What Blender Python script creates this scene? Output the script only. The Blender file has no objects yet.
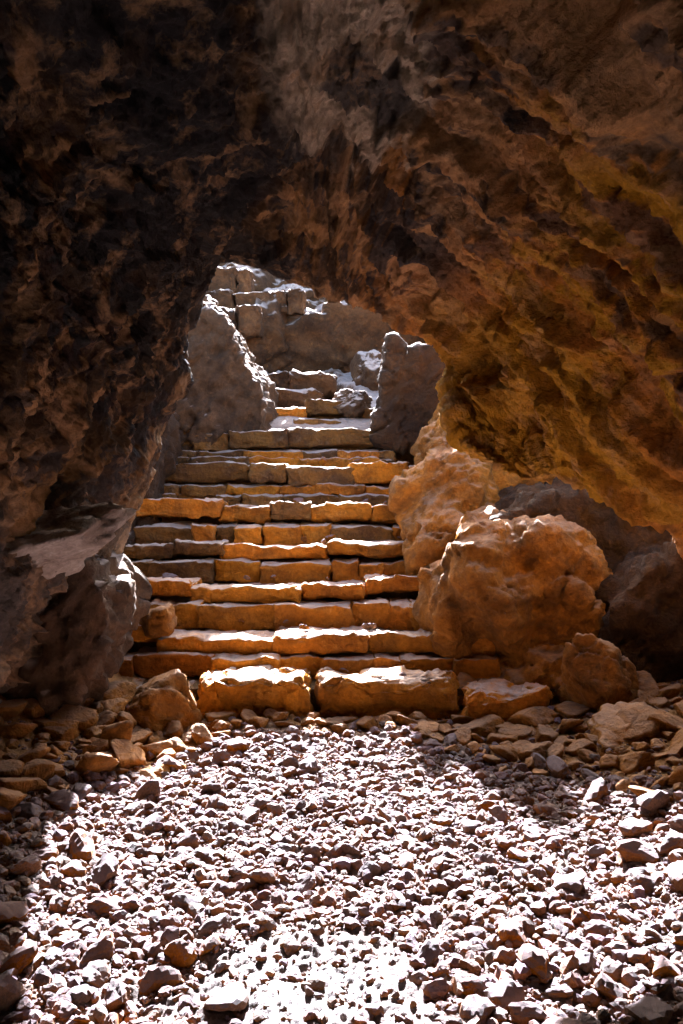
import bpy, bmesh, math, random
import numpy as np
from mathutils import Vector, Matrix

random.seed(11)
RNG = np.random.default_rng(11)
R = math.radians
SC = bpy.context.scene
COL = SC.collection

# ------------------------------------------------------------------ camera
FPX, HZ, CZ = 996.0, 440.0, 1.456
cam_d = bpy.data.cameras.new('camera')
cam = bpy.data.objects.new('camera', cam_d)
COL.objects.link(cam)
cam.location = (0, 0, CZ)
cam.rotation_euler = (R(90), 0, 0)
cam_d.sensor_fit = 'VERTICAL'
cam_d.sensor_height = 36
cam_d.sensor_width = 24
cam_d.lens = 36 * FPX / 1024
cam_d.shift_y = -(512 - HZ) / 1024
cam_d.clip_start = 0.05
cam_d.clip_end = 500
SC.camera = cam

# ------------------------------------------------------------------ light
SUN_EL, SUN_AZ = 32.0, 0.0
world = bpy.data.worlds.new('World')
SC.world = world
world.use_nodes = True
wn = world.node_tree
bg = wn.nodes['Background']
sky = wn.nodes.new('ShaderNodeTexSky')
sky.sky_type = 'NISHITA'
sky.sun_disc = False
sky.sun_elevation = R(SUN_EL)
sky.sun_rotation = R(SUN_AZ)
sky.ozone_density = 0.2
sky.dust_density = 3.0
sky.air_density = 0.8
wn.links.new(sky.outputs[0], bg.inputs[0])
bg.inputs[1].default_value = 0.05
sun_d = bpy.data.lights.new('sun', 'SUN')
sun = bpy.data.objects.new('sun', sun_d)
COL.objects.link(sun)
sun_d.energy = 5.0
sun_d.angle = R(0.8)
sun_d.color = (0.91, 0.915, 1.0)
sun.location = (0, 20, 16)
sun.rotation_euler = (-R(90 - SUN_EL), 0, R(SUN_AZ))

SC.view_settings.view_transform = 'Standard'
SC.view_settings.look = 'None'
SC.view_settings.gamma = 1
SC.view_settings.exposure = 4.65
SC.render.engine = 'CYCLES'
SC.cycles.max_bounces = 16
SC.cycles.diffuse_bounces = 12
SC.cycles.glossy_bounces = 2
SC.cycles.use_denoising = True
SC.cycles.sample_clamp_indirect = 6.0

# ------------------------------------------------------------------ noise
_perm = np.random.default_rng(5).permutation(256).astype(np.int64)
_perm = np.concatenate([_perm, _perm, _perm])
_grad = np.random.default_rng(6).normal(size=(256, 3))
_grad /= np.linalg.norm(_grad, axis=1)[:, None]


def pn(P):
    P = np.asarray(P, float)
    i = np.floor(P).astype(np.int64)
    f = P - i
    u = f * f * f * (f * (f * 6 - 15) + 10)
    i &= 255
    out = 0
    for dx in (0, 1):
        wx = u[:, 0] if dx else 1 - u[:, 0]
        for dy in (0, 1):
            wy = u[:, 1] if dy else 1 - u[:, 1]
            for dz in (0, 1):
                wz = u[:, 2] if dz else 1 - u[:, 2]
                h = _perm[_perm[_perm[(i[:, 0] + dx) & 255] + ((i[:, 1] + dy) & 255)] + ((i[:, 2] + dz) & 255)]
                g = _grad[h]
                d = g[:, 0] * (f[:, 0] - dx) + g[:, 1] * (f[:, 1] - dy) + g[:, 2] * (f[:, 2] - dz)
                out = out + wx * wy * wz * d
    return out * 1.5


def fbm(P, freq=1.0, oct=4, seed=0.0, gain=0.5):
    s, a, t = 0, 1.0, 0.0
    P = np.asarray(P, float)
    for k in range(oct):
        s = s + a * pn(P * freq + seed * 17.31 + k * 9.7)
        t += a
        a *= gain
        freq *= 2.03
    return s / t


def ridged(P, freq=1.0, oct=3, seed=0.0):
    s, a, t = 0, 1.0, 0.0
    P = np.asarray(P, float)
    for k in range(oct):
        s = s + a * (1 - 2 * np.abs(pn(P * freq + seed * 13.7 + k * 5.1)))
        t += a
        a *= 0.5
        freq *= 2.1
    return s / t


def voro(P, freq, seed=0):
    """F1, F2 distance and a random value of the nearest cell."""
    P = np.asarray(P, float) * freq + seed * 7.77
    base = np.floor(P).astype(np.int64)
    f1 = np.full(len(P), 9.0)
    f2 = np.full(len(P), 9.0)
    idv = np.zeros(len(P))
    for dx in (-1, 0, 1):
        for dy in (-1, 0, 1):
            for dz in (-1, 0, 1):
                c = base + np.array([dx, dy, dz])
                h = _perm[_perm[_perm[c[:, 0] & 255] + (c[:, 1] & 255)] + (c[:, 2] & 255)]
                jit = _grad[h] * 0.45 + 0.5
                d = np.linalg.norm(c + jit - P, axis=1)
                near = d < f1
                f2 = np.where(near, f1, np.minimum(f2, d))
                idv = np.where(near, h / 255.0, idv)
                f1 = np.where(near, d, f1)
    return f1, f2, idv


def sstep(a, b, x):
    t = np.clip((x - a) / (b - a), 0, 1)
    return t * t * (3 - 2 * t)


# ------------------------------------------------------------------ object helpers
def link_mesh(name, V, F, mat, parent=None, smooth=True, col=None):
    me = bpy.data.meshes.new(name)
    V = np.asarray(V, float)
    if isinstance(F, np.ndarray):
        k = F.shape[1]
        me.vertices.add(len(V))
        me.vertices.foreach_set('co', V.astype(np.float32).ravel())
        me.loops.add(F.size)
        me.loops.foreach_set('vertex_index', F.astype(np.int32).ravel())
        me.polygons.add(len(F))
        me.polygons.foreach_set('loop_start', np.arange(0, F.size, k, dtype=np.int32))
        me.polygons.foreach_set('loop_total', np.full(len(F), k, dtype=np.int32))
        me.update(calc_edges=True)
        me.validate()
    else:
        me.from_pydata([tuple(v) for v in V], [], F)
    me.polygons.foreach_set('use_smooth', np.full(len(me.polygons), smooth))
    if col is not None:
        a = me.color_attributes.new('tint', 'FLOAT_COLOR', 'POINT')
        c4 = np.ones((len(V), 4), np.float32)
        c4[:, :3] = col
        a.data.foreach_set('color', c4.ravel())
    me.materials.append(mat)
    o = bpy.data.objects.new(name, me)
    COL.objects.link(o)
    if parent is not None:
        o.parent = parent
    return o


def tag(o, label=None, cat=None, group=None, kind=None):
    if label:
        o['label'] = label
    if cat:
        o['category'] = cat
    if group:
        o['group'] = group
    if kind:
        o['kind'] = kind
    return o


def empty(name, loc):
    o = bpy.data.objects.new(name, None)
    o.empty_display_size = 0.2
    COL.objects.link(o)
    o.location = loc
    return o


def at(px, py, D):
    return np.array([(px - 341.5) * D / FPX, D, CZ + (HZ - py) * D / FPX])


def vnormals(V, F):
    N = np.zeros_like(V)
    a, b, c = V[F[:, 0]], V[F[:, 1]], V[F[:, 2]]
    n = np.cross(b - a, c - a)
    if F.shape[1] == 4:
        d = V[F[:, 3]]
        n = np.cross(c - a, d - b)
    for k in range(F.shape[1]):
        np.add.at(N, F[:, k], n)
    return N / (np.linalg.norm(N, axis=1)[:, None] + 1e-12)


# ------------------------------------------------------------------ materials
def rock_material(name, base, dark, pale, lit_top=None, lit_amt=0.0, scale=6.0, bump=0.6, use_tint=False, per_object=0.0,
                  vmul=False, fw=0.5, fine=60.0, lit_lo=0.55, lit_hi=0.9, rough=0.9):
    m = bpy.data.materials.new(name)
    m.use_nodes = True
    nt = m.node_tree
    N, L = nt.nodes, nt.links
    bs = N['Principled BSDF']
    bs.inputs['Roughness'].default_value = rough
    bs.inputs['Specular IOR Level'].default_value = 0.2
    tc = N.new('ShaderNodeTexCoord')
    geo = N.new('ShaderNodeNewGeometry')
    vec = geo.outputs['Position'] if not per_object else tc.outputs['Object']

    def noise(sc, det=6, rgh=0.6, dist=0.0):
        n = N.new('ShaderNodeTexNoise')
        n.inputs['Scale'].default_value = sc
        n.inputs['Detail'].default_value = det
        n.inputs['Roughness'].default_value = rgh
        n.inputs['Distortion'].default_value = dist
        L.new(vec, n.inputs['Vector'])
        return n.outputs['Fac']

    def ramp(fac, lo, hi, c0=(0, 0, 0, 1), c1=(1, 1, 1, 1)):
        r = N.new('ShaderNodeValToRGB')
        r.color_ramp.elements[0].position = lo
        r.color_ramp.elements[1].position = hi
        r.color_ramp.elements[0].color = c0
        r.color_ramp.elements[1].color = c1
        L.new(fac, r.inputs[0])
        return r.outputs[0]

    def mix(fac, a, b, mode='MIX'):
        x = N.new('ShaderNodeMix')
        x.data_type = 'RGBA'
        x.blend_type = mode
        for sock, v in ((x.inputs[0], fac), (x.inputs[6], a), (x.inputs[7], b)):
            if hasattr(v, 'is_output'):
                L.new(v, sock)
            elif isinstance(v, (int, float)):
                sock.default_value = v
            else:
                sock.default_value = (*v, 1)
        return x.outputs[2]

    n1 = noise(scale, 8, 0.65, 0.4)
    n2 = noise(scale * 2.7, 8, 0.7, 0.2)
    n3 = noise(fine, 6, 0.7)
    if use_tint:
        at_ = N.new('ShaderNodeAttribute')
        at_.attribute_name = 'tint'
        c = at_.outputs['Color']
        c = mix(ramp(n2, 0.54, 0.66), c, mix(0.38, c, dark))
        c = mix(ramp(n1, 0.52, 0.66), c, mix(0.5, c, pale))
    else:
        c = mix(ramp(n1, 0.36, 0.6), dark, base)
        c = mix(ramp(n2, 0.55, 0.78), c, pale)
    # fine grain
    g = ramp(n3, 0.25, 0.75, (0.62, 0.62, 0.62, 1), (1.3, 1.3, 1.3, 1))
    c = mix(1.0, c, g, 'MULTIPLY')
    if vmul == 'pre':
        am = N.new('ShaderNodeAttribute')
        am.attribute_name = 'tint'
        c = mix(1.0, c, am.outputs['Color'], 'MULTIPLY')
    if per_object:
        oi = N.new('ShaderNodeObjectInfo')
        hsv = N.new('ShaderNodeHueSaturation')
        mr = N.new('ShaderNodeMapRange')
        mr.inputs[3].default_value = 1 - per_object
        mr.inputs[4].default_value = 1 + per_object
        L.new(oi.outputs['Random'], mr.inputs[0])
        L.new(mr.outputs[0], hsv.inputs['Value'])
        L.new(mr.outputs[0], hsv.inputs['Saturation'])
        L.new(c, hsv.inputs['Color'])
        c = hsv.outputs[0]
    if lit_top is not None and lit_amt > 0:  # pale coat on upward faces puts sunlit whiteness into the colour
        sep = N.new('ShaderNodeSeparateXYZ')
        L.new(geo.outputs['Normal'], sep.inputs[0])
        mr = N.new('ShaderNodeMapRange')
        mr.interpolation_type = 'SMOOTHSTEP'
        mr.inputs[1].default_value = lit_lo
        mr.inputs[2].default_value = lit_hi
        mr.inputs[4].default_value = lit_amt
        L.new(sep.outputs['Z'], mr.inputs[0])
        mu = N.new('ShaderNodeMath')
        mu.operation = 'MULTIPLY'
        L.new(mr.outputs[0], mu.inputs[0])
        rr = ramp(n2, 0.3, 0.55, (0.45, 0.45, 0.45, 1))
        L.new(rr, mu.inputs[1])
        c = mix(mu.outputs[0], c, lit_top)
    if vmul == 'post':
        am = N.new('ShaderNodeAttribute')
        am.attribute_name = 'tint'
        c = mix(1.0, c, am.outputs['Color'], 'MULTIPLY')
    L.new(c, bs.inputs['Base Color'])
    # bump from the same noises
    ad = N.new('ShaderNodeMath')
    ad.operation = 'MULTIPLY_ADD'
    L.new(n3, ad.inputs[0])
    ad.inputs[1].default_value = fw
    L.new(n2, ad.inputs[2])
    bp = N.new('ShaderNodeBump')
    bp.inputs['Strength'].default_value = bump
    bp.inputs['Distance'].default_value = 0.045
    L.new(ad.outputs[0], bp.inputs['Height'])
    L.new(bp.outputs[0], bs.inputs['Normal'])
    return m


LIT_TOP = (0.50, 0.455, 0.47)  # tone for tops painted as sunlit
M_CAVE = rock_material('cave_rock_mat', (0.3, 0.2, 0.1), (0.03, 0.022, 0.016), (0.62, 0.36, 0.17), scale=5, use_tint=True, bump=1.0, fine=40, fw=0.8)
LIT_TOP2 = (0.52, 0.44, 0.39)  # pale top tone so sunlit treads and rock rims read white
M_STEP = rock_material('step_stone_mat', (0.56, 0.205, 0.016), (0.26, 0.10, 0.014), (0.62, 0.29, 0.05), LIT_TOP2, 0.75, scale=5, bump=0.9, fine=45, vmul='pre', lit_lo=0.7, lit_hi=0.97)
M_BOULD = rock_material('boulder_mat', (0.46, 0.18, 0.022), (0.22, 0.095, 0.02), (0.52, 0.26, 0.06), LIT_TOP2, 0.3, scale=3.5, bump=0.9, fine=40)
M_BROWN = rock_material('brown_rock_mat', (0.36, 0.14, 0.018), (0.16, 0.068, 0.015), (0.42, 0.19, 0.036), LIT_TOP2, 0.2, scale=4.5, bump=1.0, fine=38)
M_GREY = rock_material('grey_rock_mat', (0.085, 0.048, 0.025), (0.036, 0.022, 0.013), (0.14, 0.082, 0.042), LIT_TOP2, 0.7, scale=3.5, bump=0.7, fine=40)
M_HILL = rock_material('hill_rock_mat', (0.105, 0.05, 0.02), (0.04, 0.021, 0.011), (0.19, 0.09, 0.03), LIT_TOP2, 0.8, scale=4, bump=1.0, fine=30)
M_BANK = rock_material('bank_rock_mat', (0.085, 0.042, 0.018), (0.035, 0.019, 0.01), (0.13, 0.07, 0.028), scale=3.5, bump=1.0, fine=40, fw=0.8)
M_PALE = rock_material('pale_rock_mat', (0.42, 0.36, 0.31), (0.26, 0.21, 0.17), (0.52, 0.47, 0.42), scale=6, bump=1.0, fine=40)
M_DARK = rock_material('dark_rock_mat', (0.065, 0.034, 0.016), (0.03, 0.017, 0.01), (0.11, 0.06, 0.026), LIT_TOP2, 0.6, scale=3.5, bump=1.0, fine=40, fw=0.8)
M_RUB = rock_material('rubble_mat', (0.25, 0.105, 0.033), (0.12, 0.052, 0.018), (0.25, 0.15, 0.085), (0.142, 0.125, 0.15), 0.82, scale=9, bump=0.6,
                      per_object=0.32, fine=90, lit_lo=0.15, lit_hi=0.8)  # lavender tops over orange sides carry the sunlit tint in colour
M_RUBS = rock_material('rubble_mass_mat', (0.25, 0.105, 0.033), (0.12, 0.052, 0.018), (0.25, 0.15, 0.085), (0.142, 0.125, 0.15), 0.82, scale=9, bump=0.6,
                       fine=90, lit_lo=0.15, lit_hi=0.8, vmul='post')
M_SAND = rock_material('dusty_ground_mat', (0.40, 0.31, 0.26), (0.26, 0.17, 0.12), (0.46, 0.38, 0.34), scale=7, bump=0.9, fine=110, use_tint=True)
M_FILL = rock_material('earth_fill_mat', (0.2, 0.11, 0.04), (0.1, 0.055, 0.025), (0.27, 0.16, 0.07), scale=8, bump=0.8)

# ------------------------------------------------------------------ cave shell
RINGS = [
    (-2.6, None),
    (-1.2, [(-1.5, -.5), (-1.6, .3), (-1.6, .9), (-1.55, 1.5), (-1.45, 2.2), (-1.1, 2.9), (-.4, 3.25), (.2, 3.25), (.8, 2.9), (1.3, 2.3), (1.65, 1.7), (2.0, 1.2), (2.1, .5), (2.0, -.5)]),
    (1.0, [(-1.55, -.5), (-1.6, .3), (-1.55, .8), (-1.45, 1.4), (-1.3, 2.1), (-1.0, 2.8), (-.4, 3.2), (.15, 3.2), (.75, 2.85), (1.25, 2.3), (1.6, 1.6), (2.0, 1.2), (2.15, .5), (2.0, -.5)]),
    (3.0, [(-1.55, -.4), (-1.55, .3), (-1.42, .8), (-1.25, 1.35), (-1.15, 2.0), (-.95, 2.6), (-.4, 2.98), (.1, 2.95), (.6, 2.62), (1.03, 2.15), (1.42, 1.48), (1.95, 1.2), (2.15, .5), (1.95, -.4)]),
    (4.0, [(-1.65, -.3), (-1.55, .2), (-1.42, .6), (-1.25, 1.1), (-1.05, 1.7), (-.82, 2.25), (-.4, 2.6), (0, 2.62), (.42, 2.4), (.82, 1.95), (1.17, 1.29), (1.75, 1.2), (2.05, .5), (1.9, -.3)]),
    (4.7, [(-1.65, -.3), (-1.5, .2), (-1.36, .6), (-1.2, 1.05), (-.99, 1.6), (-.82, 2.1), (-.48, 2.46), (-.05, 2.44), (.34, 2.24), (.66, 1.82), (.86, 1.27), (1.55, 1.36), (2.0, .5), (1.9, -.3)]),
    (5.2, [(-1.65, -.3), (-1.45, .2), (-1.3, .6), (-1.1, 1.05), (-.86, 1.6), (-.76, 2.0), (-.64, 2.36), (-.2, 2.28), (.24, 2.15), (.55, 1.95), (.6, 1.41), (1.35, 1.38), (1.95, .5), (1.85, -.3)]),
]


def catmull(P, u):
    """P (n, ...) sampled at u in [0, n-1]."""
    n = len(P)
    i = np.clip(np.floor(u).astype(int), 0, n - 2)
    t = (u - i).reshape((-1,) + (1,) * (P.ndim - 1))
    p0 = P[np.maximum(i - 1, 0)]
    p1 = P[i]
    p2 = P[i + 1]
    p3 = P[np.minimum(i + 2, n - 1)]
    return 0.5 * (2 * p1 + (p2 - p0) * t + (2 * p0 - 5 * p1 + 4 * p2 - p3) * t ** 2 + (3 * p1 - p0 - 3 * p2 + p3) * t ** 3)


def grid_faces(nr, nc):
    a = np.arange(nr * nc).reshape(nr, nc)
    return np.stack([a[:-1, :-1].ravel(), a[:-1, 1:].ravel(), a[1:, 1:].ravel(), a[1:, :-1].ravel()], 1)


def build_shell():
    rings = []
    for D, pts in RINGS:
        if pts is None:
            q = np.array(RINGS[1][1])
            q = np.array([0.0, 1.3]) + (q - np.array([0.0, 1.3])) * 0.12
        else:
            q = np.array(pts)
        rings.append(np.column_stack([q[:, 0], np.full(len(q), D), q[:, 1]]))
    yoff = np.array([0, 0, 0, 0, 0, 0, 0, 0, 0, .15, .7, .72, .4, 0])
    rings[-1][:, 1] -= yoff
    rings[-2][:, 1] -= yoff * 0.5
    last = rings[-1]
    cen = np.array([0.1, 0, 1.15])
    for D, s in ((5.36, 1.1), (5.42, 1.3), (5.3, 1.62), (4.8, 2.0), (3.0, 2.3), (0.0, 2.4), (-3.5, 2.4)):
        q = last.copy()
        q[:, [0, 2]] = cen[[0, 2]] + (last[:, [0, 2]] - cen[[0, 2]]) * s
        q[:, 2] = np.maximum(q[:, 2], -0.6)
        q[:, 1] = D - yoff
        rings.append(q)
    q = rings[-1].copy()
    q[:, [0, 2]] = cen[[0, 2]] + (q[:, [0, 2]] - cen[[0, 2]]) * 0.05
    rings.append(q)
    P = np.array(rings)
    ndense = np.concatenate([np.linspace(0, 2, 26)[:-1], np.linspace(2, 3, 60)[:-1], np.linspace(3, 6, 460)[:-1], np.linspace(6, 8, 90)[:-1], np.linspace(8, len(rings) - 1, 60)])
    nt = 860
    ut = np.linspace(0, P.shape[1] - 1, nt)
    A = catmull(P, ndense)
    A = np.swapaxes(catmull(np.swapaxes(A, 0, 1), ut), 0, 1)
    nr = len(ndense)
    V = A.reshape(-1, 3)
    F = grid_faces(nr, nt)
    Nn = vnormals(V, F)
    if Nn[(nr // 2) * nt + nt // 2][2] > 0:
        F = F[:, ::-1].copy()
        Nn = -Nn
    # relief: overhanging strata that run down to the right, knobs, cracks
    sv = np.array([0.66, -0.35, -0.66])
    sv /= np.linalg.norm(sv)
    along = V @ sv
    S = V - np.outer(along * (0.2 + 0.52 * sstep(-0.3, 0.4, V[:, 0])), sv)
    wv = np.column_stack([fbm(V, 3, 2, 8), fbm(V, 3, 2, 9), fbm(V, 3, 2, 10)])
    d = 0.15 * fbm(V, 0.9, 3, 1.0) + 0.09 * fbm(S, 3.0, 4, 2.0, 0.55) + 0.045 * ridged(S, 4.2, 4, 3.0)
    f1, f2, idv = voro(S + 0.10 * wv, 3.4, 1)
    d += 0.10 * (idv - 0.5) * sstep(0.0, 0.10, f2 - f1)
    f1b, f2b, idb = voro(S + 0.05 * wv, 8.5, 2)
    d += 0.018 * (idb - 0.5) * sstep(0, 0.12, f2b - f1b) - 0.014 * (1 - sstep(0, 0.10, f2b - f1b))
    f1c, f2c, idc = voro(V + 0.03 * wv, 21, 4)
    d += 0.018 * (idc - 0.5) * sstep(0, 0.15, f2c - f1c)
    p1, p2, pid = voro(V + 0.05 * wv, 13, 6)
    q1, q2, qid = voro(V + 0.02 * wv, 27, 7)
    pm = sstep(-0.15, 0.2, fbm(V, 2.5, 3, 28))
    d -= pm * (0.035 * (pid > 0.45) * (1 - sstep(0.1, 0.5, p1)) + 0.016 * (qid > 0.4) * (1 - sstep(0.1, 0.5, q1)))
    b1, b2, bid = voro(V - np.outer(along, sv) * 0.6 + 0.12 * wv, 2.1, 9)
    d += 0.11 * (bid - 0.5) * sstep(0.0, 0.06, b2 - b1) * sstep(0.0, 0.3, V[:, 0])
    # broken beds: long ledges that run down to the right, each with a sharp lower edge
    nb = np.array([0.24, 0.93, -0.26])
    hb = V @ nb + 0.22 * fbm(V, 1.3, 4, 51) + 0.06 * fbm(V, 5, 3, 52)
    bw = sstep(-0.3, 0.25, V[:, 0] + 0.3 * wv[:, 0])
    for per, am in ((0.36, 0.12), (0.14, 0.035)):
        q = hb / per
        fr = 1 - (q - np.floor(q))
        brk = sstep(-0.12, 0.12, fbm(V, 2.2, 3, 53 + am))
        d += am * (fr * (1 - sstep(0.93, 1.0, fr)) - 0.4) * (0.2 + 0.8 * bw) * (0.3 + 0.7 * brk)
    d += 0.022 * fbm(V, 9, 3, 4.0, 0.6) + 0.022 * fbm(V, 34, 3, 6.0, 0.65)
    lipfade = 1 - 0.5 * sstep(4.6, 5.2, V[:, 1]) * (ndense.repeat(nt) < 7)
    V2 = V - Nn * (d * lipfade)[:, None] * -1.0
    # colour of the rock, with some light and shade put in
    x, y, z = V[:, 0], V[:, 1], V[:, 2]
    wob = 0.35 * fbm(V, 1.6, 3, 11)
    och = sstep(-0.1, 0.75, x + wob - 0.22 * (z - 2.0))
    n = fbm(S, 2.2, 5, 12, 0.6)
    n2 = fbm(S, 5.0, 5, 13, 0.6)
    n3 = fbm(S, 1.5, 4, 15, 0.55)
    C = np.empty((len(V), 3))
    lo = np.array([0.08, 0.046, 0.025])
    mid = np.array([0.4, 0.21, 0.075])
    hi = np.array([0.85, 0.30, 0.02])
    tan = np.array([0.62, 0.345, 0.16])
    blk = np.array([0.04, 0.036, 0.037])
    gry = np.array([0.17, 0.135, 0.105])
    C[:] = lo + (mid - lo) * sstep(-0.2, 0.25, n + 0.2 * (idb - .5))[:, None]
    C += (tan - C) * (sstep(0.1, 0.22, n2) * (0.5 + 0.3 * och))[:, None]
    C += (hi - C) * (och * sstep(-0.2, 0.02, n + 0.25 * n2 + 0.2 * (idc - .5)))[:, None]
    upr = sstep(2.0, 2.5, z + 0.4 * n) * sstep(0.1, 0.4, x)
    C += (np.array([0.52, 0.32, 0.165]) - C) * (0.75 * upr * sstep(-0.25, 0.1, n3))[:, None]
    C += (hi - C) * (0.8 * (1 - sstep(1.6, 2.4, y)))[:, None]  # unseen near rock made brighter ochre to bounce more light
    C += (tan - C) * (sstep(0.08, 0.2, n3) * 0.85 * sstep(-0.5, 0.2, x))[:, None]
    dk = (1 - sstep(1.6, 2.4, y)) * 0 + sstep(0.12, 0.17, fbm(S, 1.35, 6, 21, 0.62) + 0.04 * (idb - .5))
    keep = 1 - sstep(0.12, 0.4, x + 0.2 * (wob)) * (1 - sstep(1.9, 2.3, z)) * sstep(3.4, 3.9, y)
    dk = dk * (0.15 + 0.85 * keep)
    C += (blk * 1.3 - C) * (0.88 * dk)[:, None]
    dk2 = sstep(0.16, 0.22, fbm(S, 5.5, 5, 23, 0.62))
    C += (blk * 1.6 - C) * (0.75 * dk2 * (0.3 + 0.7 * keep))[:, None]
    # pale bed across the middle of the roof, dark lava band right of it
    w2 = 0.12 * fbm(V, 4, 4, 26, .6)
    bed = np.exp(-(((x - 0.0 + w2) / 0.3) ** 2 + ((y - 3.5) / 0.6) ** 2 + ((z - 2.75) / 0.5) ** 2))
    C += (np.array([0.64, 0.51, 0.37]) - C) * (0.9 * sstep(0.25, 0.5, bed + 0.5 * n2))[:, None]
    tt = np.clip((x - 0.05) / 0.55, 0, 1)
    dist = np.sqrt((x - 0.05 - 0.55 * tt) ** 2 + (z - 2.75 + 0.6 * tt) ** 2 + 0.3 * (y - 3.6) ** 2) + w2
    C += (np.array([0.085, 0.075, 0.07]) - C) * (0.92 * (1 - sstep(0.09, 0.13, dist)))[:, None]
    # left side of roof and wall darkened in colour, shade painted in
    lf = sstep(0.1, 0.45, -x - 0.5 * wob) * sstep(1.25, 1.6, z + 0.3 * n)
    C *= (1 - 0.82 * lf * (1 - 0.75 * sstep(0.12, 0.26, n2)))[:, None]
    roof_dark = sstep(0.0, 0.3, 0.5 - np.abs(x + 0.6) + 0.7 * n3) * sstep(1.5, 2.0, z + 0.4 * n)  # darkens patches high on the left
    C += (hi - C) * (0.88 * (1 - keep) * sstep(-0.45, -0.1, n + 0.3 * n2))[:, None]  # lower right roof pushed to ochre, painting in the bounced glow
    C += (blk * 0.7 - C) * (0.85 * roof_dark)[:, None]
    # greyer low walls
    g = (1 - sstep(0.9, 1.4, z + 0.3 * n)) * 0.6
    C += (gry * (0.7 + 0.6 * n2[:, None]) - C) * g[:, None]
    C = np.clip(C, 0.015, 0.62)
    # split the one sheet into left wall, ceiling and right wall
    colidx = np.arange(len(V)) % nt
    fcol = colidx[F].min(1)
    u5 = int(nt * 4.6 / 13)
    u10 = int(nt * 10.15 / 13)
    for nm, sel in (('cave_wall_left', fcol < u5), ('cave_ceiling', (fcol >= u5) & (fcol < u10)), ('cave_wall_right', fcol >= u10)):
        f = F[sel]
        used = np.unique(f)
        rm = np.full(len(V), -1)
        rm[used] = np.arange(len(used))
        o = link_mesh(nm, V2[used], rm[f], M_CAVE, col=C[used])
        tag(o, kind='structure')


build_shell()


# ------------------------------------------------------------------ ground and hill
def heap(x, y):
    """how far a point lies inside the shaded stone heap along walls and stairs"""
    b = np.where(x > 0.45, 4.72 - 1.05 * (x - 0.45), np.where(x < -0.62, 4.72 - 1.5 * (-x - 0.62), 4.78))
    return y - np.maximum(b, 3.55)


def ground_h(x, y):
    P = np.column_stack([x, y, np.zeros_like(x)])
    h = 0.05 * fbm(P, 1.4, 3, 31) + 0.02 * fbm(P, 6, 3, 32)
    h += 0.30 * sstep(0.75, 1.9, -x + 0.1 * (y - 4)) + 0.16 * sstep(0.7, 1.7, x)
    h += 0.05 * sstep(4.2, 5.0, y)
    return h


gx = np.concatenate([np.linspace(-2.8, -1.8, 20)[:-1], np.linspace(-1.8, 1.8, 560)[:-1], np.linspace(1.8, 2.8, 20)])
gy = np.concatenate([np.linspace(-3.4, 2.2, 60)[:-1], np.linspace(2.2, 5.2, 520)[:-1], np.linspace(5.2, 8.6, 30)])
X, Y = np.meshgrid(gx, gy)
xv, yv = X.ravel(), Y.ravel()
P0 = np.column_stack([xv, yv, xv * 0])
bare_ = np.exp(-((xv + 0.09) / 0.3) ** 2 - ((yv - 2.62) / 0.25) ** 2)
f1, f2, idv = voro(P0, 24, 3)
zv = ground_h(xv, yv) + 0.012 * fbm(P0, 28, 4, 33) + (1 - 0.45 * bare_) * 0.02 * ((0.55 - f1) + 0.8 * (idv - 0.5)) * sstep(0.0, 0.2, f2 - f1)
f1, f2, idv = voro(P0, 60, 4)
zv += 0.008 * (0.5 - f1 + 0.5 * (idv - 0.5))
ed = sstep(-0.08, 0.12, heap(xv, yv) + 0.1 * fbm(P0, 3, 3, 35))  # ochre earth, bounded by the shadow edge so the shade reads orange
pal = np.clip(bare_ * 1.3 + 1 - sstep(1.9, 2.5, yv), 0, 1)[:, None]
gc = np.array([0.185, 0.14, 0.128]) + np.array([0.37, 0.33, 0.28]) * (1 - sstep(1.9, 2.4, yv))[:, None] + np.array([0.0, 0.02, 0.03]) * pal + (np.array([0.36, 0.18, 0.06]) - np.array([0.185, 0.14, 0.128])) * ed[:, None]  # unseen near floor made paler to bounce more light inside
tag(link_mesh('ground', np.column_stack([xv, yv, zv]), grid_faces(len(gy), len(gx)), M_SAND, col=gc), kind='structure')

PROF = np.array([(8.1, -0.4), (8.25, 1.45), (9.2, 1.62), (9.7, 1.85), (10.6, 2.0), (11.6, 2.25), (12.0, 2.8), (12.5, 3.4), (13.3, 3.9), (15, 4.5), (24, 7), (60, 15), (140, 28)])


def build_hill():
    us = np.concatenate([np.linspace(0, 2, 20)[:-1], np.linspace(2, 8, 190)[:-1], np.linspace(8, 11, 50)])
    pr = catmull(PROF, us)
    xs = np.concatenate([np.linspace(-40, -3.2, 25)[:-1], np.linspace(-3.2, 3.2, 260)[:-1], np.linspace(3.2, 40, 25)])
    Xg, Yg = np.meshgrid(xs, pr[:, 0])
    Zg = np.repeat(pr[:, 1][:, None], len(xs), 1)
    side = 0.9 * sstep(1.3, 4.5, np.abs(Xg)) * sstep(8, 9, Yg)
    Yg = Yg - 0.9 * sstep(0.4, 1.6, Xg) * sstep(9, 11, Yg) + 0.12 * np.sin(Xg * 2.1) * sstep(9, 10, Yg)
    V = np.column_stack([Xg.ravel(), Yg.ravel(), (Zg + side).ravel()])
    F = grid_faces(len(us), len(xs))
    N = vnormals(V, F)
    if N[:, 2].mean() < 0:
        F = F[:, ::-1].copy()
        N = -N
    f1, f2, idv = voro(V + 0.15 * fbm(V, 2, 2, 41)[:, None], 1.9, 5)
    d = 0.28 * fbm(V, 1.1, 4, 42) + 0.22 * (idv - 0.5) * sstep(0, 0.25, f2 - f1) + 0.07 * ridged(V, 4, 3, 43) + 0.03 * fbm(V, 12, 3, 44)
    amp = 0.25 + 0.75 * sstep(9.5, 10.4, V[:, 1])
    tag(link_mesh('hillside', V + N * (d * amp)[:, None], F, M_HILL), kind='structure')


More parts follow.
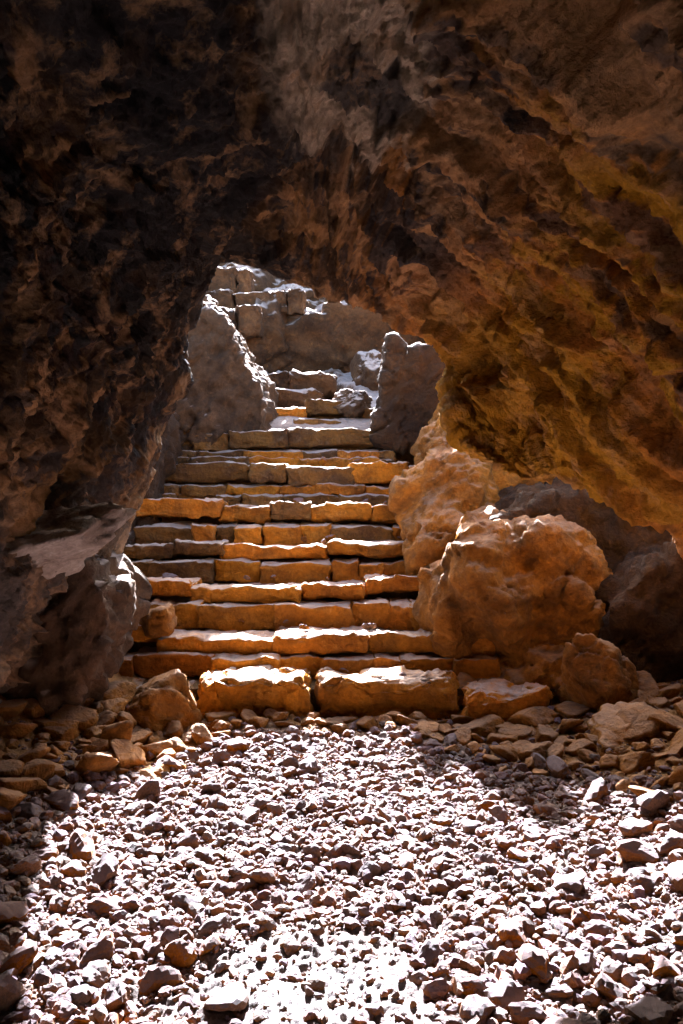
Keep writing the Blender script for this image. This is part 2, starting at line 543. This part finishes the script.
build_hill()


# ------------------------------------------------------------------ rocks
def ico(sub):
    bm = bmesh.new()
    bmesh.ops.create_icosphere(bm, subdivisions=sub, radius=1)
    V = np.array([v.co[:] for v in bm.verts])
    F = np.array([[v.index for v in f.verts] for f in bm.faces])
    bm.free()
    return V, F


ICO = {k: ico(k) for k in (1, 2, 3, 4, 5)}
ICO[6] = ico(6)


def chip(sub, seed, size=(1, 1, 1), planes=14, rough=0.06, sharp=10.0, freq=2.2):
    """a broken stone: a ball cut by random planes, then roughened"""
    r = np.random.default_rng(seed)
    D, F = ICO[sub]
    n = r.normal(size=(planes, 3))
    n /= np.linalg.norm(n, axis=1)[:, None]
    dist = r.uniform(0.55, 0.95, planes)
    dot = D @ n.T
    q = np.where(dot > 0.05, dist / np.maximum(dot, 0.05), 9.0)
    q = np.minimum(q, 1.35)
    rad = -np.log(np.sum(np.exp(-sharp * q), axis=1)) / sharp
    rad = np.clip(rad, 0.25, 1.3)
    V = D * rad[:, None]
    V = V * (1 + rough * 1.6 * fbm(D, freq, 3, seed % 97)[:, None] + rough * 0.6 * fbm(D, freq * 4, 3, seed % 89 + 3)[:, None])
    return V * np.array(size), F


def boulder(name, c, size, seed, mat, rot=(0, 0, 0), sub=5, planes=14, rough=0.07, sharp=9.0, parent=None):
    V, F = chip(sub, seed, (1, 1, 1), planes, rough, sharp)
    V = V * np.array(size) * 1.2
    dd = V / np.linalg.norm(V, axis=1)[:, None]
    f1, f2, idv = voro(V + seed + 0.03 * fbm(V + seed, 8, 2, 5)[:, None], 5.0, seed)
    g1, g2, gid = voro(V + seed, 14.0, seed)
    V = V + dd * (0.02 * fbm(V + seed, 12, 5, 3, 0.6) + 0.03 * fbm(V + seed, 4, 3, 4) + 0.05 * (idv - 0.5) * sstep(0, 0.1, f2 - f1)
                  + 0.012 * (gid - 0.5) * sstep(0, 0.12, g2 - g1) - 0.018 * (1 - sstep(0, 0.06, f2 - f1)))[:, None]
    M = np.array(Matrix.Rotation(rot[2], 3, 'Z') @ Matrix.Rotation(rot[1], 3, 'Y') @ Matrix.Rotation(rot[0], 3, 'X'))
    V = V @ M.T
    o = link_mesh(name, V, F, mat, parent)
    o.location = c
    return o


def solid_rock(name, polys, mat, voxel=0.03, big=0.06, seed=1, smooth_it=2, balls=()):
    """rock built from closed prisms (outline in x-z, y from front to back), fused, then weathered"""
    bm = bmesh.new()
    for pts, y0, y1, taper in polys:
        pts = [np.array(p, float) for p in pts]
        c = sum(pts) / len(pts)
        fr = [bm.verts.new((p[0], y0, p[1])) for p in pts]
        bk = [bm.verts.new(((c + (p - c) * taper)[0], y1, (c + (p - c) * taper)[1])) for p in pts]
        bm.faces.new(fr)
        bm.faces.new(bk[::-1])
        for i in range(len(pts)):
            j = (i + 1) % len(pts)
            bm.faces.new((fr[j], fr[i], bk[i], bk[j]))
    for i, (c, rad) in enumerate(balls):
        BV, BF = chip(4, seed * 10 + i, rad, 16, 0.05, 8)
        vs = [bm.verts.new(tuple(p * 1.15 + np.array(c))) for p in BV]
        for f in BF:
            bm.faces.new([vs[q] for q in f])
    bmesh.ops.recalc_face_normals(bm, faces=bm.faces)
    me = bpy.data.meshes.new('tmp')
    bm.to_mesh(me)
    bm.free()
    o = bpy.data.objects.new('tmp', me)
    COL.objects.link(o)
    md = o.modifiers.new('r', 'REMESH')
    md.mode = 'VOXEL'
    md.voxel_size = voxel
    sm = o.modifiers.new('s', 'SMOOTH')
    sm.factor = 0.5
    sm.iterations = smooth_it
    dg = bpy.context.evaluated_depsgraph_get()
    ev = o.evaluated_get(dg)
    m2 = ev.to_mesh()
    m2.calc_loop_triangles()
    V = np.array([v.co[:] for v in m2.vertices])
    F = np.array([t.vertices[:] for t in m2.loop_triangles])
    ev.to_mesh_clear()
    bpy.data.objects.remove(o)
    bpy.data.meshes.remove(me)
    N = vnormals(V, F)
    f1, f2, idv = voro(V + 0.05 * fbm(V, 4, 2, seed)[:, None], 4.2, seed)
    h1, h2, hid = voro(V + 0.03 * fbm(V, 6, 2, seed + 5)[:, None], 10.5, seed + 2)
    d = big * (0.7 * (hid - 0.5) * sstep(0, 0.1, h2 - h1) - 0.5 * (1 - sstep(0, 0.06, f2 - f1)) + 1.2 * fbm(V, 2.0, 4, seed) + 1.3 * (idv - 0.5) * sstep(0, 0.1, f2 - f1) + 0.6 * ridged(V, 5, 3, seed + 1)) + 0.2 * big * fbm(V, 16, 3, seed + 2)
    return link_mesh(name, V + N * d[:, None], F, mat)


def xz(D, *pp):
    return [tuple(at(px, py, D)[[0, 2]]) for px, py in pp]


# rock that flanks the top of the stairs on the left, sun on its edge
o = solid_rock('boulder', [(xz(8.0, (140, 270), (185, 285), (213, 309), (224, 322), (234, 345), (243, 362), (256, 378), (263, 400), (262, 432), (150, 470)), 8.0, 9.4, 1.0)], M_GREY, 0.022, 0.055, 3)
tag(o, 'tall grey rock with a slanting sunlit edge left of the top of the stairs', 'boulder')
o = solid_rock('boulder', [(xz(7.9, (374, 440), (379, 405), (383, 380), (387, 352), (392, 336), (402, 346), (408, 356), (418, 346), (434, 346), (455, 356), (490, 380), (490, 470)), 7.95, 8.9, 0.85)], M_DARK, 0.02, 0.05, 5)
tag(o, 'dark grey rock with a notched sunlit rim right of the top of the stairs', 'boulder')
# bank that closes the hollow on the right, its top in the sun
o = solid_rock('rock_bank', [([(.82, -.4), (.86, .7), (.84, .95), (1.2, 1.12), (1.9, 1.2), (3.2, 1.5), (3.2, -.4)], 5.75, 7.0, 0.95),
                             ([(1.35, -.4), (1.4, .6), (1.6, .8), (2.0, .9), (2.9, 1.1), (2.9, -.4)], 5.15, 6.2, 0.98)], M_BANK, 0.03, 0.06, 6)
tag(o, 'dark brown rock bank at the back of the shadowed hollow right of the stairs', 'rock bank')
o = solid_rock('rock_bank', [([(-3.2, -.4), (-1.42, -.4), (-1.36, .5), (-1.5, 1.0), (-1.7, 1.5), (-3.2, 2.0)], 5.5, 8.6, 1.0),
                             ([(-3.2, .4), (-1.30, .8), (-1.32, 1.5), (-1.42, 1.95), (-3.2, 2.6)], 6.9, 8.6, 1.0)], M_DARK, 0.035, 0.06, 8)
tag(o, 'dark rock bank bordering the left ends of the stair steps', 'rock bank')
# lower left slab
o = solid_rock('boulder', [(xz(4.7, (-60, 560), (30, 545), (90, 560), (118, 590), (112, 640), (75, 700), (20, 752), (-60, 790)), 4.55, 5.2, 0.9)], M_GREY, 0.025, 0.085, 9)
tag(o, 'smooth grey boulder leaning at the foot of the left cave wall', 'boulder')

o = boulder('rock_ledge', at(30, 545, 4.1), (0.3, 0.3, 0.13), 83, M_PALE, (0.1, -0.3, -0.6), 5, 9, 0.14, 20)
tag(o, 'pale grey rock ledge jutting from the left cave wall above the leaning boulder', 'rock ledge')
o = solid_rock('rock_bulge', [], M_BROWN, 0.024, 0.052, 12, 9, balls=[
    (at(502, 590, 5.6), (.40, .42, .46)), (at(540, 605, 5.6), (.34, .36, .42)), (at(462, 610, 5.65), (.28, .34, .32)), (at(520, 565, 5.75), (.38, .36, .34)),
    (at(500, 690, 5.4), (.34, .34, .22)), (at(560, 685, 5.35), (.32, .3, .24)), (at(600, 705, 5.2), (.22, .22, .2)),
    (at(452, 492, 6.75), (.36, .42, .40)), (at(440, 550, 6.4), (.25, .4, .3)), (at(500, 530, 6.4), (.34, .36, .24)), (at(545, 560, 5.6), (.3, .34, .34)), (at(455, 440, 7.1), (.2, .3, .22))])
tag(o, 'big rounded orange brown rock bulge merging into the right ends of the stair steps', 'rock')
o = solid_rock('rock_bank', [([(.62, .3), (.58, 1.35), (.85, 1.78), (1.2, 2.2), (2.0, 2.65), (3.2, 2.75), (3.2, .3)], 7.0, 7.7, 1.0)], M_BROWN, 0.035, 0.07, 14)  # upper part unseen, its slope set to shade the bulge and rubble
tag(o, 'mostly unseen brown bank added to shade the rock bulge under the right end of the cave mouth', 'rock bank')
o = boulder('boulder', at(463, 432, 6.3), (0.1, 0.12, 0.09), 31, M_BROWN, (0, 0.3, 0.9), 4)
tag(o, 'small ochre stone sitting on the rock bulge under the ceiling edge', 'boulder')
o = boulder('rock_slab', at(598, 690, 4.95), (0.13, 0.1, 0.2), 36, M_BROWN, (0.1, -0.4, 0.2), 5, 9, 0.05, 18)
tag(o, 'pointed ochre slab leaning on the foot of the rock bulge', 'rock slab')
o = boulder('rock_slab', at(650, 745, 4.55), (0.26, 0.24, 0.11), 41, M_BOULD, (0.15, 0.12, 0.3), 5, 10, 0.05, 12)
tag(o, 'broad ochre slab lying at the foot of the right cave wall', 'rock slab')
o = boulder('boulder', at(165, 702, 5.0), (0.17, 0.2, 0.13), 44, M_BROWN, (0, 0.1, 0.3), 5, 10, 0.08, 18)
tag(o, 'ochre boulder at the left end of the lowest step', 'boulder')
o = boulder('boulder', at(95, 715, 4.9), (0.16, 0.2, 0.11), 47, M_BROWN, (0, -0.3, 0.3), 5)
tag(o, 'ochre stone wedged between the left cave wall and the lowest step', 'boulder')
o = boulder('boulder', at(160, 618, 5.5), (0.13, 0.18, 0.08), 49, M_BROWN, (0, -0.2, 0.5), 4)
tag(o, 'loose ochre stone on the left end of the second lowest step', 'boulder')

# ------------------------------------------------------------------ staircase
_cg = {}


def cube_grid(n):
    if n in _cg:
        return _cg[n]
    bm = bmesh.new()
    bmesh.ops.create_cube(bm, size=2)
    bmesh.ops.subdivide_edges(bm, edges=bm.edges[:], cuts=n - 1, use_grid_fill=True)
    V = np.array([v.co[:] for v in bm.verts])
    F = np.array([[v.index for v in f.verts] for f in bm.faces])
    bm.free()
    _cg[n] = (V, F)
    return _cg[n]


def block(c, s, seed, n=12, rad=0.016, rough=0.012, tilt=0.0):
    """rough-hewn building stone, s = half sizes, with worn edges"""
    r = np.random.default_rng(seed)
    V, F = cube_grid(n)
    s = np.array(s)
    Q = np.sign(V) * np.abs(V) ** 0.62
    sh = r.normal(size=(3, 3)) * 0.05
    np.fill_diagonal(sh, 0)
    sh[2, 0] *= 0.5
    sh[1, 2] *= 0.3
    W = Q * s
    rd = np.minimum(rad * r.uniform(0.6, 1.4), s.min() * 0.6)
    inner = np.clip(W, -(s - rd), s - rd)
    e = W - inner
    le = np.linalg.norm(e, axis=1)[:, None]
    W = inner + e / np.maximum(le, 1e-9) * np.minimum(le, rd)
    W = W + (W / s) @ sh.T * s.min()
    P = W + np.array(c) + seed * 0.37
    d = np.column_stack([fbm(P, 5, 3, 1), fbm(P, 5, 3, 2), fbm(P, 5, 3, 3)])
    d2 = np.column_stack([fbm(P, 17, 4, 4, .6), fbm(P, 17, 4, 5, .6), fbm(P, 17, 4, 6, .6)])
    W = W + rough * (1.7 * d + 1.3 * d2)
    W[:, 2] += tilt * W[:, 1]
    return W + np.array(c), F


class Soup:
    def __init__(self):
        self.V, self.F, self.C, self.n = [], [], [], 0

    def add(self, VF, tint=None):
        V, F = VF
        self.V.append(V)
        self.F.append(F + self.n)
        self.n += len(V)
        if tint is not None:
            self.C.append(np.tile(tint, (len(V), 1)))

    def link(self, name, mat, parent=None, smooth=True):
        return link_mesh(name, np.concatenate(self.V), np.concatenate(self.F), mat, parent, smooth, np.concatenate(self.C) if self.C else None)


def stone_tint(r, k, x):
    """each building stone has a colour of its own; more grey-brown lava among the upper courses"""
    v = r.uniform(0.72, 1.18)
    g = r.random() < 0.17 * (k - 2.6) - 0.4 * x - 0.05
    t = np.array([1.0, r.uniform(0.92, 1.06), r.uniform(0.85, 1.2)]) * v
    if g:
        t = np.array([0.38, 0.5, 1.5]) * r.uniform(0.65, 1.1)
    return np.clip(t, 0.15, 3.2)


STEPS = [(5.0, 0.221), (5.467, 0.402), (5.934, 0.604), (6.4, 0.794), (6.87, 1.008), (7.42, 1.285), (7.97, 1.536), (8.55, 1.765)]
XL, XR = -1.42, 0.84
stairs = tag(empty('stone_staircase', (0, 5.0, 0)), 'worn stone staircase climbing from the rubble floor to the bright cave mouth', 'staircase')
org = np.array([0, 5.0, 0])


def spans(x0, x1, lo, hi, r):
    out = []
    x = x0
    while x < x1 - 0.05:
        w = r.uniform(lo, hi)
        if x1 - (x + w) < lo * 0.6:
            w = x1 - x
        out.append((x, x + w))
        x += w
    return out


prev = -0.02
for k, (D, z) in enumerate(STEPS):
    r = np.random.default_rng(100 + k)
    step = empty('step', (0, D - 5.0, 0))
    step.parent = stairs
    o0 = np.array([0, D, 0])
    rise = z - prev
    th = rise * r.uniform(0.42, 0.55) if k else rise * 0.98
    x0, x1 = (XL, XR) if k else (-0.72, 0.66)
    if k == 6:
        x1 = 0.42
    if k == 7:
        x0, x1 = -0.78, 0.36
    gaps = spans(x0, x1, 0.22, 0.75, r) if k else [(-1.12, -0.76), (-0.74, -0.17), (-0.12, 0.6), (0.62, 1.02)]
    for (a, b) in gaps:
        hw = (b - a) / 2 + 0.002
        zt = z + r.normal() * 0.016 - (0.03 if k else 0.05 if a < -0.75 or a > 0.61 else 0.0)
        dp = 0.3
        V, F = block(np.array([(a + b) / 2, D + dp + r.normal() * 0.03, zt - th / 2]) - o0, (hw, dp, th / 2), 1000 + k * 50 + int(a * 40),
                     26 if k < 3 else 20, 0.018 if k else 0.05, 0.022 if k else 0.04, -0.10 if k else -0.05)
        link_mesh('tread_stone', V, F, M_STEP, step, col=np.tile(stone_tint(r, k, (a + b) / 2) * (1.0 if k else 1.1), (len(V), 1)))
    if k:
        s = Soup()
        h = rise - th
        rows = 2 if rise > 0.24 else 1
        for q in range(rows):
            for (a, b) in spans(x0, x1, 0.11, 0.46, r):
                hw = (b - a) / 2 + 0.002
                hh = h / rows / 2 + 0.003
                ex = 0.03 if q == 0 else 0.0
                zc = prev - 0.03 + (q + 0.5) * h / rows - ex / 2
                hh = hh + ex / 2
                s.add(block(np.array([(a + b) / 2, D + (0.02 if q == 0 else 0.07) + r.normal() * 0.02, zc + r.normal() * 0.004]) - o0, (hw, 0.13, hh), 5000 + k * 90 + int(a * 77) + q * 31, 14, 0.012, 0.02), stone_tint(r, k, (a + b) / 2))
        s.link('riser_course', M_STEP, step)
    prev = z
# earth behind the stones
bm = bmesh.new()
pv = [(5.18, -0.4)]
for k, (D, z) in enumerate(STEPS):
    pv += [(D + 0.18, z - 0.06), (STEPS[k + 1][0] + 0.18 if k < len(STEPS) - 1 else 9.2, z - 0.06)]
pv.append((9.2, -0.4))
l_ = [bm.verts.new((XL - .3, y - 5, z)) for y, z in pv]
r_ = [bm.verts.new((XR + .3, y - 5, z)) for y, z in pv]
for i in range(len(pv)):
    j = (i + 1) % len(pv)
    bm.faces.new((l_[i], l_[j], r_[j], r_[i]))
bm.faces.new(l_[::-1])
bm.faces.new(r_)
bmesh.ops.recalc_face_normals(bm, faces=bm.faces)
me = bpy.data.meshes.new('earth_fill')
bm.to_mesh(me)
bm.free()
me.materials.append(M_FILL)
o = bpy.data.objects.new('earth_fill', me)
COL.objects.link(o)
o.parent = stairs

# broken landing stones at the top and the flight outside
land = boulder('boulder', at(352, 402, 8.7), (0.17, 0.2, 0.11), 61, M_GREY, (0, -0.3, 0.05), 5, 9, 0.14, 20)
tag(land, 'jagged brown stone lying on the top tread at the head of the staircase', 'stone')
upper = tag(empty('outdoor_steps', (0, 9.3, 1.7)), 'rough rock steps outside the cave mouth rising to the upper left', 'steps')
uo = np.array([0, 9.3, 1.7])
for i, (xa, xb, py, D, h, dep) in enumerate([(255, 335, 374, 9.3, 0.22, 0.5), (262, 322, 392, 9.0, 0.2, 0.4), (205, 262, 309, 10.5, 0.3, 0.5), (205, 305, 291, 10.95, 0.24, 0.6), (205, 250, 270, 11.5, 0.3, 0.6)]):
    r = np.random.default_rng(400 + i)
    A = at(xa, py, D)
    Bp = at(xb, py, D)
    s = Soup()
    for a, b in spans(A[0], Bp[0], 0.25, 0.6, r):
        s.add(block(np.array([(a + b) / 2, D + dep / 2 + r.normal() * 0.03, A[2] - h / 2 + r.normal() * 0.012]) - uo, ((b - a) / 2 - 0.004, dep / 2, h / 2), 7000 + i * 30 + int(a * 50), 16, 0.03, 0.035, -0.05))
    s.link('step', M_HILL, upper)
for nm, c, sz, sd, lab in [
    ('boulder', at(268, 348, 11.3), (0.4, 0.4, 0.42), 71, 'orange brown angular boulder outside behind the slanting grey rock'),
    ('boulder', at(345, 352, 11.5), (0.6, 0.5, 0.62), 74, 'broad smooth brown boulder outside at the middle of the cave mouth'),
    ('boulder', at(371, 376, 10.2), (0.2, 0.3, 0.26), 77, 'pale tan stone outside in front of the broad brown boulder'),
    ('boulder', at(290, 303, 12.2), (0.3, 0.3, 0.22), 79, 'small sun edged boulder at the highest point of the view outside')]:
    tag(boulder(nm, c, sz, sd, M_HILL, (0.2, 0.3, 0.5), 5, 9, 0.18, 22), lab, 'boulder')

# ------------------------------------------------------------------ rubble
protos = []
for i in range(14):
    r = np.random.default_rng(300 + i)
    V, F = chip(3, 300 + i, (1, r.uniform(0.65, 0.95), r.uniform(0.5, 0.8)), 11, 0.14, 18, 2.4)
    protos.append(link_mesh('rubble_stone', V, F, M_RUB, smooth=False))
LOW = [chip(2, 500 + i, (1, random.uniform(.65, .95), random.uniform(.5, .85)), 9, 0.16, 18, 2.4) for i in range(16)]
TINY = [chip(1, 700 + i, (1, random.uniform(.7, .95), random.uniform(.55, .9)), 8, 0.16, 18, 2.4) for i in range(12)]


def place_ok(x, y):
    return True


# the larger stones, each an object; the biggest carry labels of their own
NAMED = [
    (80, 852, .085, 'largest stone in the sunlit rubble near the left edge of the light'),
    (100, 958, .055, 'dark-sided stone low in the left corner of the sunlit rubble'),
    (262, 884, .05, 'brown stone with a dark front in the middle of the sunlit rubble'),
    (218, 930, .05, 'stone just left of the bare dusty patch in the rubble'),
    (434, 748, .05, 'far rim stone of the rubble before the right block of the lowest step'),
    (610, 995, .05, 'stone in the right corner of the rubble nearest the viewer'),
    (20, 970, .055, 'dark brown stone at the left edge of the rubble nearest the viewer'),
    (640, 890, .055, 'large stone at the right edge of the sunlit rubble'),
    (530, 840, .055, 'brown stone in the sunlight below the shadow on the right of the rubble'),
    (300, 752, .06, 'far rim stone of the rubble before the gap in the lowest step'),
    (235, 752, .06, 'far rim stone of the rubble before the left block of the lowest step'),
    (538, 768, .06, 'stone in the shaded rubble in front of the rock bulge'),
]
placed = []


def ground_point(px, py):
    D = CZ * FPX / (py - HZ)
    for _ in range(6):
        h = float(ground_h(np.array([(px - 341.5) * D / FPX]), np.array([D]))[0])
        D = (CZ - h) * FPX / (py - HZ)
    return (px - 341.5) * D / FPX, D, h


def put_stone(i, x, y, h, s, label, group, r):
    p = protos[i % len(protos)]
    o = p if i < len(protos) else p.copy()
    if i >= len(protos):
        COL.objects.link(o)
    f = r.uniform(0.8, 1.15, 3)
    o.scale = (s * f[0], s * f[1], s * f[2])
    o.rotation_euler = (r.normal() * 0.35, r.normal() * 0.35, r.uniform(0, 6.28))
    o.location = (x, y, h + s * 0.28)
    tag(o, label, 'stone', group)
    placed.append((x, y, s))


rr = np.random.default_rng(77)
n = 0
for px, py, s, lab in NAMED:
    x, y, h = ground_point(px, py)
    put_stone(n, x, y, h, s, lab, 'loose stones on the cave floor', rr)
    n += 1
tries = 0
while n < 300 and tries < 60000:
    tries += 1
    px = rr.uniform(-10, 693)
    py = rr.uniform(742, 1040)
    x, y, h = ground_point(px, py)
    edge = abs(px - 320) / 340
    s = float(np.clip(rr.lognormal(math.log(0.032), 0.42), 0.017, 0.085)) * (0.75 + 0.85 * edge ** 1.5)
    bare = ((px - 315) / 120) ** 2 + ((py - 1000) / 75) ** 2
    if bare < 1 and rr.random() < 0.93 or heap(x, y) > 0.05:
        continue
    if any((x - a) ** 2 + (y - b) ** 2 < (0.8 * (s + c)) ** 2 for a, b, c in placed):
        continue
    put_stone(n, x, y, h, s, 'small lava stone among many alike in the loose rubble on the cave floor', 'loose stones on the cave floor', rr)
    n += 1


def scatter(name, count, smin, smax, protos_, ymin, ymax, sink, seed, xlim=1.9):
    r = np.random.default_rng(seed)
    xs = r.uniform(-xlim, xlim, count)
    ys = r.uniform(ymin, ymax, count)
    hs = ground_h(xs, ys)
    s = Soup()
    for i in range(count):
        x, y = xs[i], ys[i]
        px = 341.5 + x * FPX / max(y, .5)
        if not -60 < px < 740:
            continue
        py = HZ + (CZ - hs[i]) * FPX / y
        if ((px - 315) / 120) ** 2 + ((py - 1000) / 75) ** 2 < 1 and r.random() < 0.8:
            continue
        if r.random() < 0.85 * float(sstep(-0.15, 0.05, heap(x, y) + 0.08 * r.normal())):
            continue
        sz = smin + (smax - smin) * r.random() ** 2.2
        V, F = protos_[i % len(protos_)]
        M = np.array((Matrix.Rotation(r.uniform(0, 6.28), 3, 'Z') @ Matrix.Rotation(r.normal() * 0.5, 3, 'X')))
        v = r.uniform(0.6, 1.2)
        t = np.array([v, v * r.uniform(0.9, 1.03), v * r.uniform(0.8, 1.1)])
        s.add(((V * sz) @ M.T + np.array([x, y, hs[i] + sz * sink]), F), t)
    return s


s = scatter('a', 15000, 0.011, 0.034, LOW, 2.0, 5.1, 0.3, 1)
s2 = scatter('b', 22000, 0.006, 0.015, TINY, 2.0, 4.6, 0.6, 2)
s.V += s2.V
s.F += [f + s.n for f in s2.F]
s.C += s2.C
s.n += s2.n
tag(s.link('rubble', M_RUBS, smooth=False), 'small pale lava rubble covering the cave floor between the larger stones', 'rubble', kind='stuff')

# cracked ochre stones at the shaded foot of the walls and of the stairs
spots = []
rb = np.random.default_rng(91)
ED = [('left', -1.6, -0.55, 3.5, 5.0), ('right', 0.35, 1.7, 3.5, 5.0), ('middle', -0.7, 0.4, 4.84, 4.98)]
cnt = 0
first = []
for nm, xa, xb, ya, yb in ED:
    for _ in range(9000):
        if cnt > {'left': 130, 'right': 272, 'middle': 296}[nm]:
            break
        x, y = rb.uniform(xa, xb), rb.uniform(ya, yb)
        if nm == 'left' and heap(x, y) < 0.08 * rb.normal():
            continue
        if nm == 'right' and heap(x, y) < 0.08 * rb.normal():
            continue
        s_ = (0.03 + 0.085 * rb.random() ** 2) if nm != 'middle' else rb.uniform(0.03, 0.06)
        if any((x - a) ** 2 + (y - b) ** 2 < (0.55 * (s_ + c)) ** 2 for a, b, c in spots):
            continue
        spots.append((x, y, s_))
        V, F = (chip(4, 900 + cnt, (1, .8, .6), 9, 0.09, 20, 2.4)) if cnt < 10 else (None, None)
        if cnt < 10:
            o = link_mesh('foot_stone', V, F, M_BROWN)
            first.append(o)
        else:
            o = first[cnt % 10].copy()
            COL.objects.link(o)
        o.scale = (s_ * 1.15, s_ * 1.05, s_ * 1.0)
        o.rotation_euler = (rb.normal() * 0.25, rb.normal() * 0.25, rb.uniform(0, 6.28))
        o.location = (x, y, float(ground_h(np.array([x]), np.array([y]))[0]) + s_ * 0.2)
        where = {'left': 'ochre stone in the shaded heap at the foot of the left cave wall', 'right': 'ochre stone in the shaded heap at the foot of the right cave wall',
                 'middle': 'small ochre stone packed along the foot of the lowest step'}[nm]
        tag(o, where, 'stone', 'ochre stones along the foot of the walls and stairs')
        cnt += 1

# chips and grit that have gathered on the treads
rc = np.random.default_rng(55)
for i in range(34):
    k = int(rc.integers(0, 7))
    D, z = STEPS[k]
    x = rc.uniform(-1.2, 0.6) if k else rc.uniform(-0.6, 0.5)
    o = protos[i % len(protos)].copy()
    COL.objects.link(o)
    o.name = 'stone_chip'
    q = 0.012 + 0.03 * rc.random() ** 2
    o.scale = (q * 1.2, q, q)
    o.rotation_euler = (rc.normal() * .3, rc.normal() * .3, rc.uniform(0, 6.28))
    o.location = (x, D + rc.uniform(0.1, 0.4), z + q * 0.3 - 0.006)
    tag(o, 'small stone chip lying loose on one of the worn stair treads', 'stone chip', 'stone chips on the stair treads')
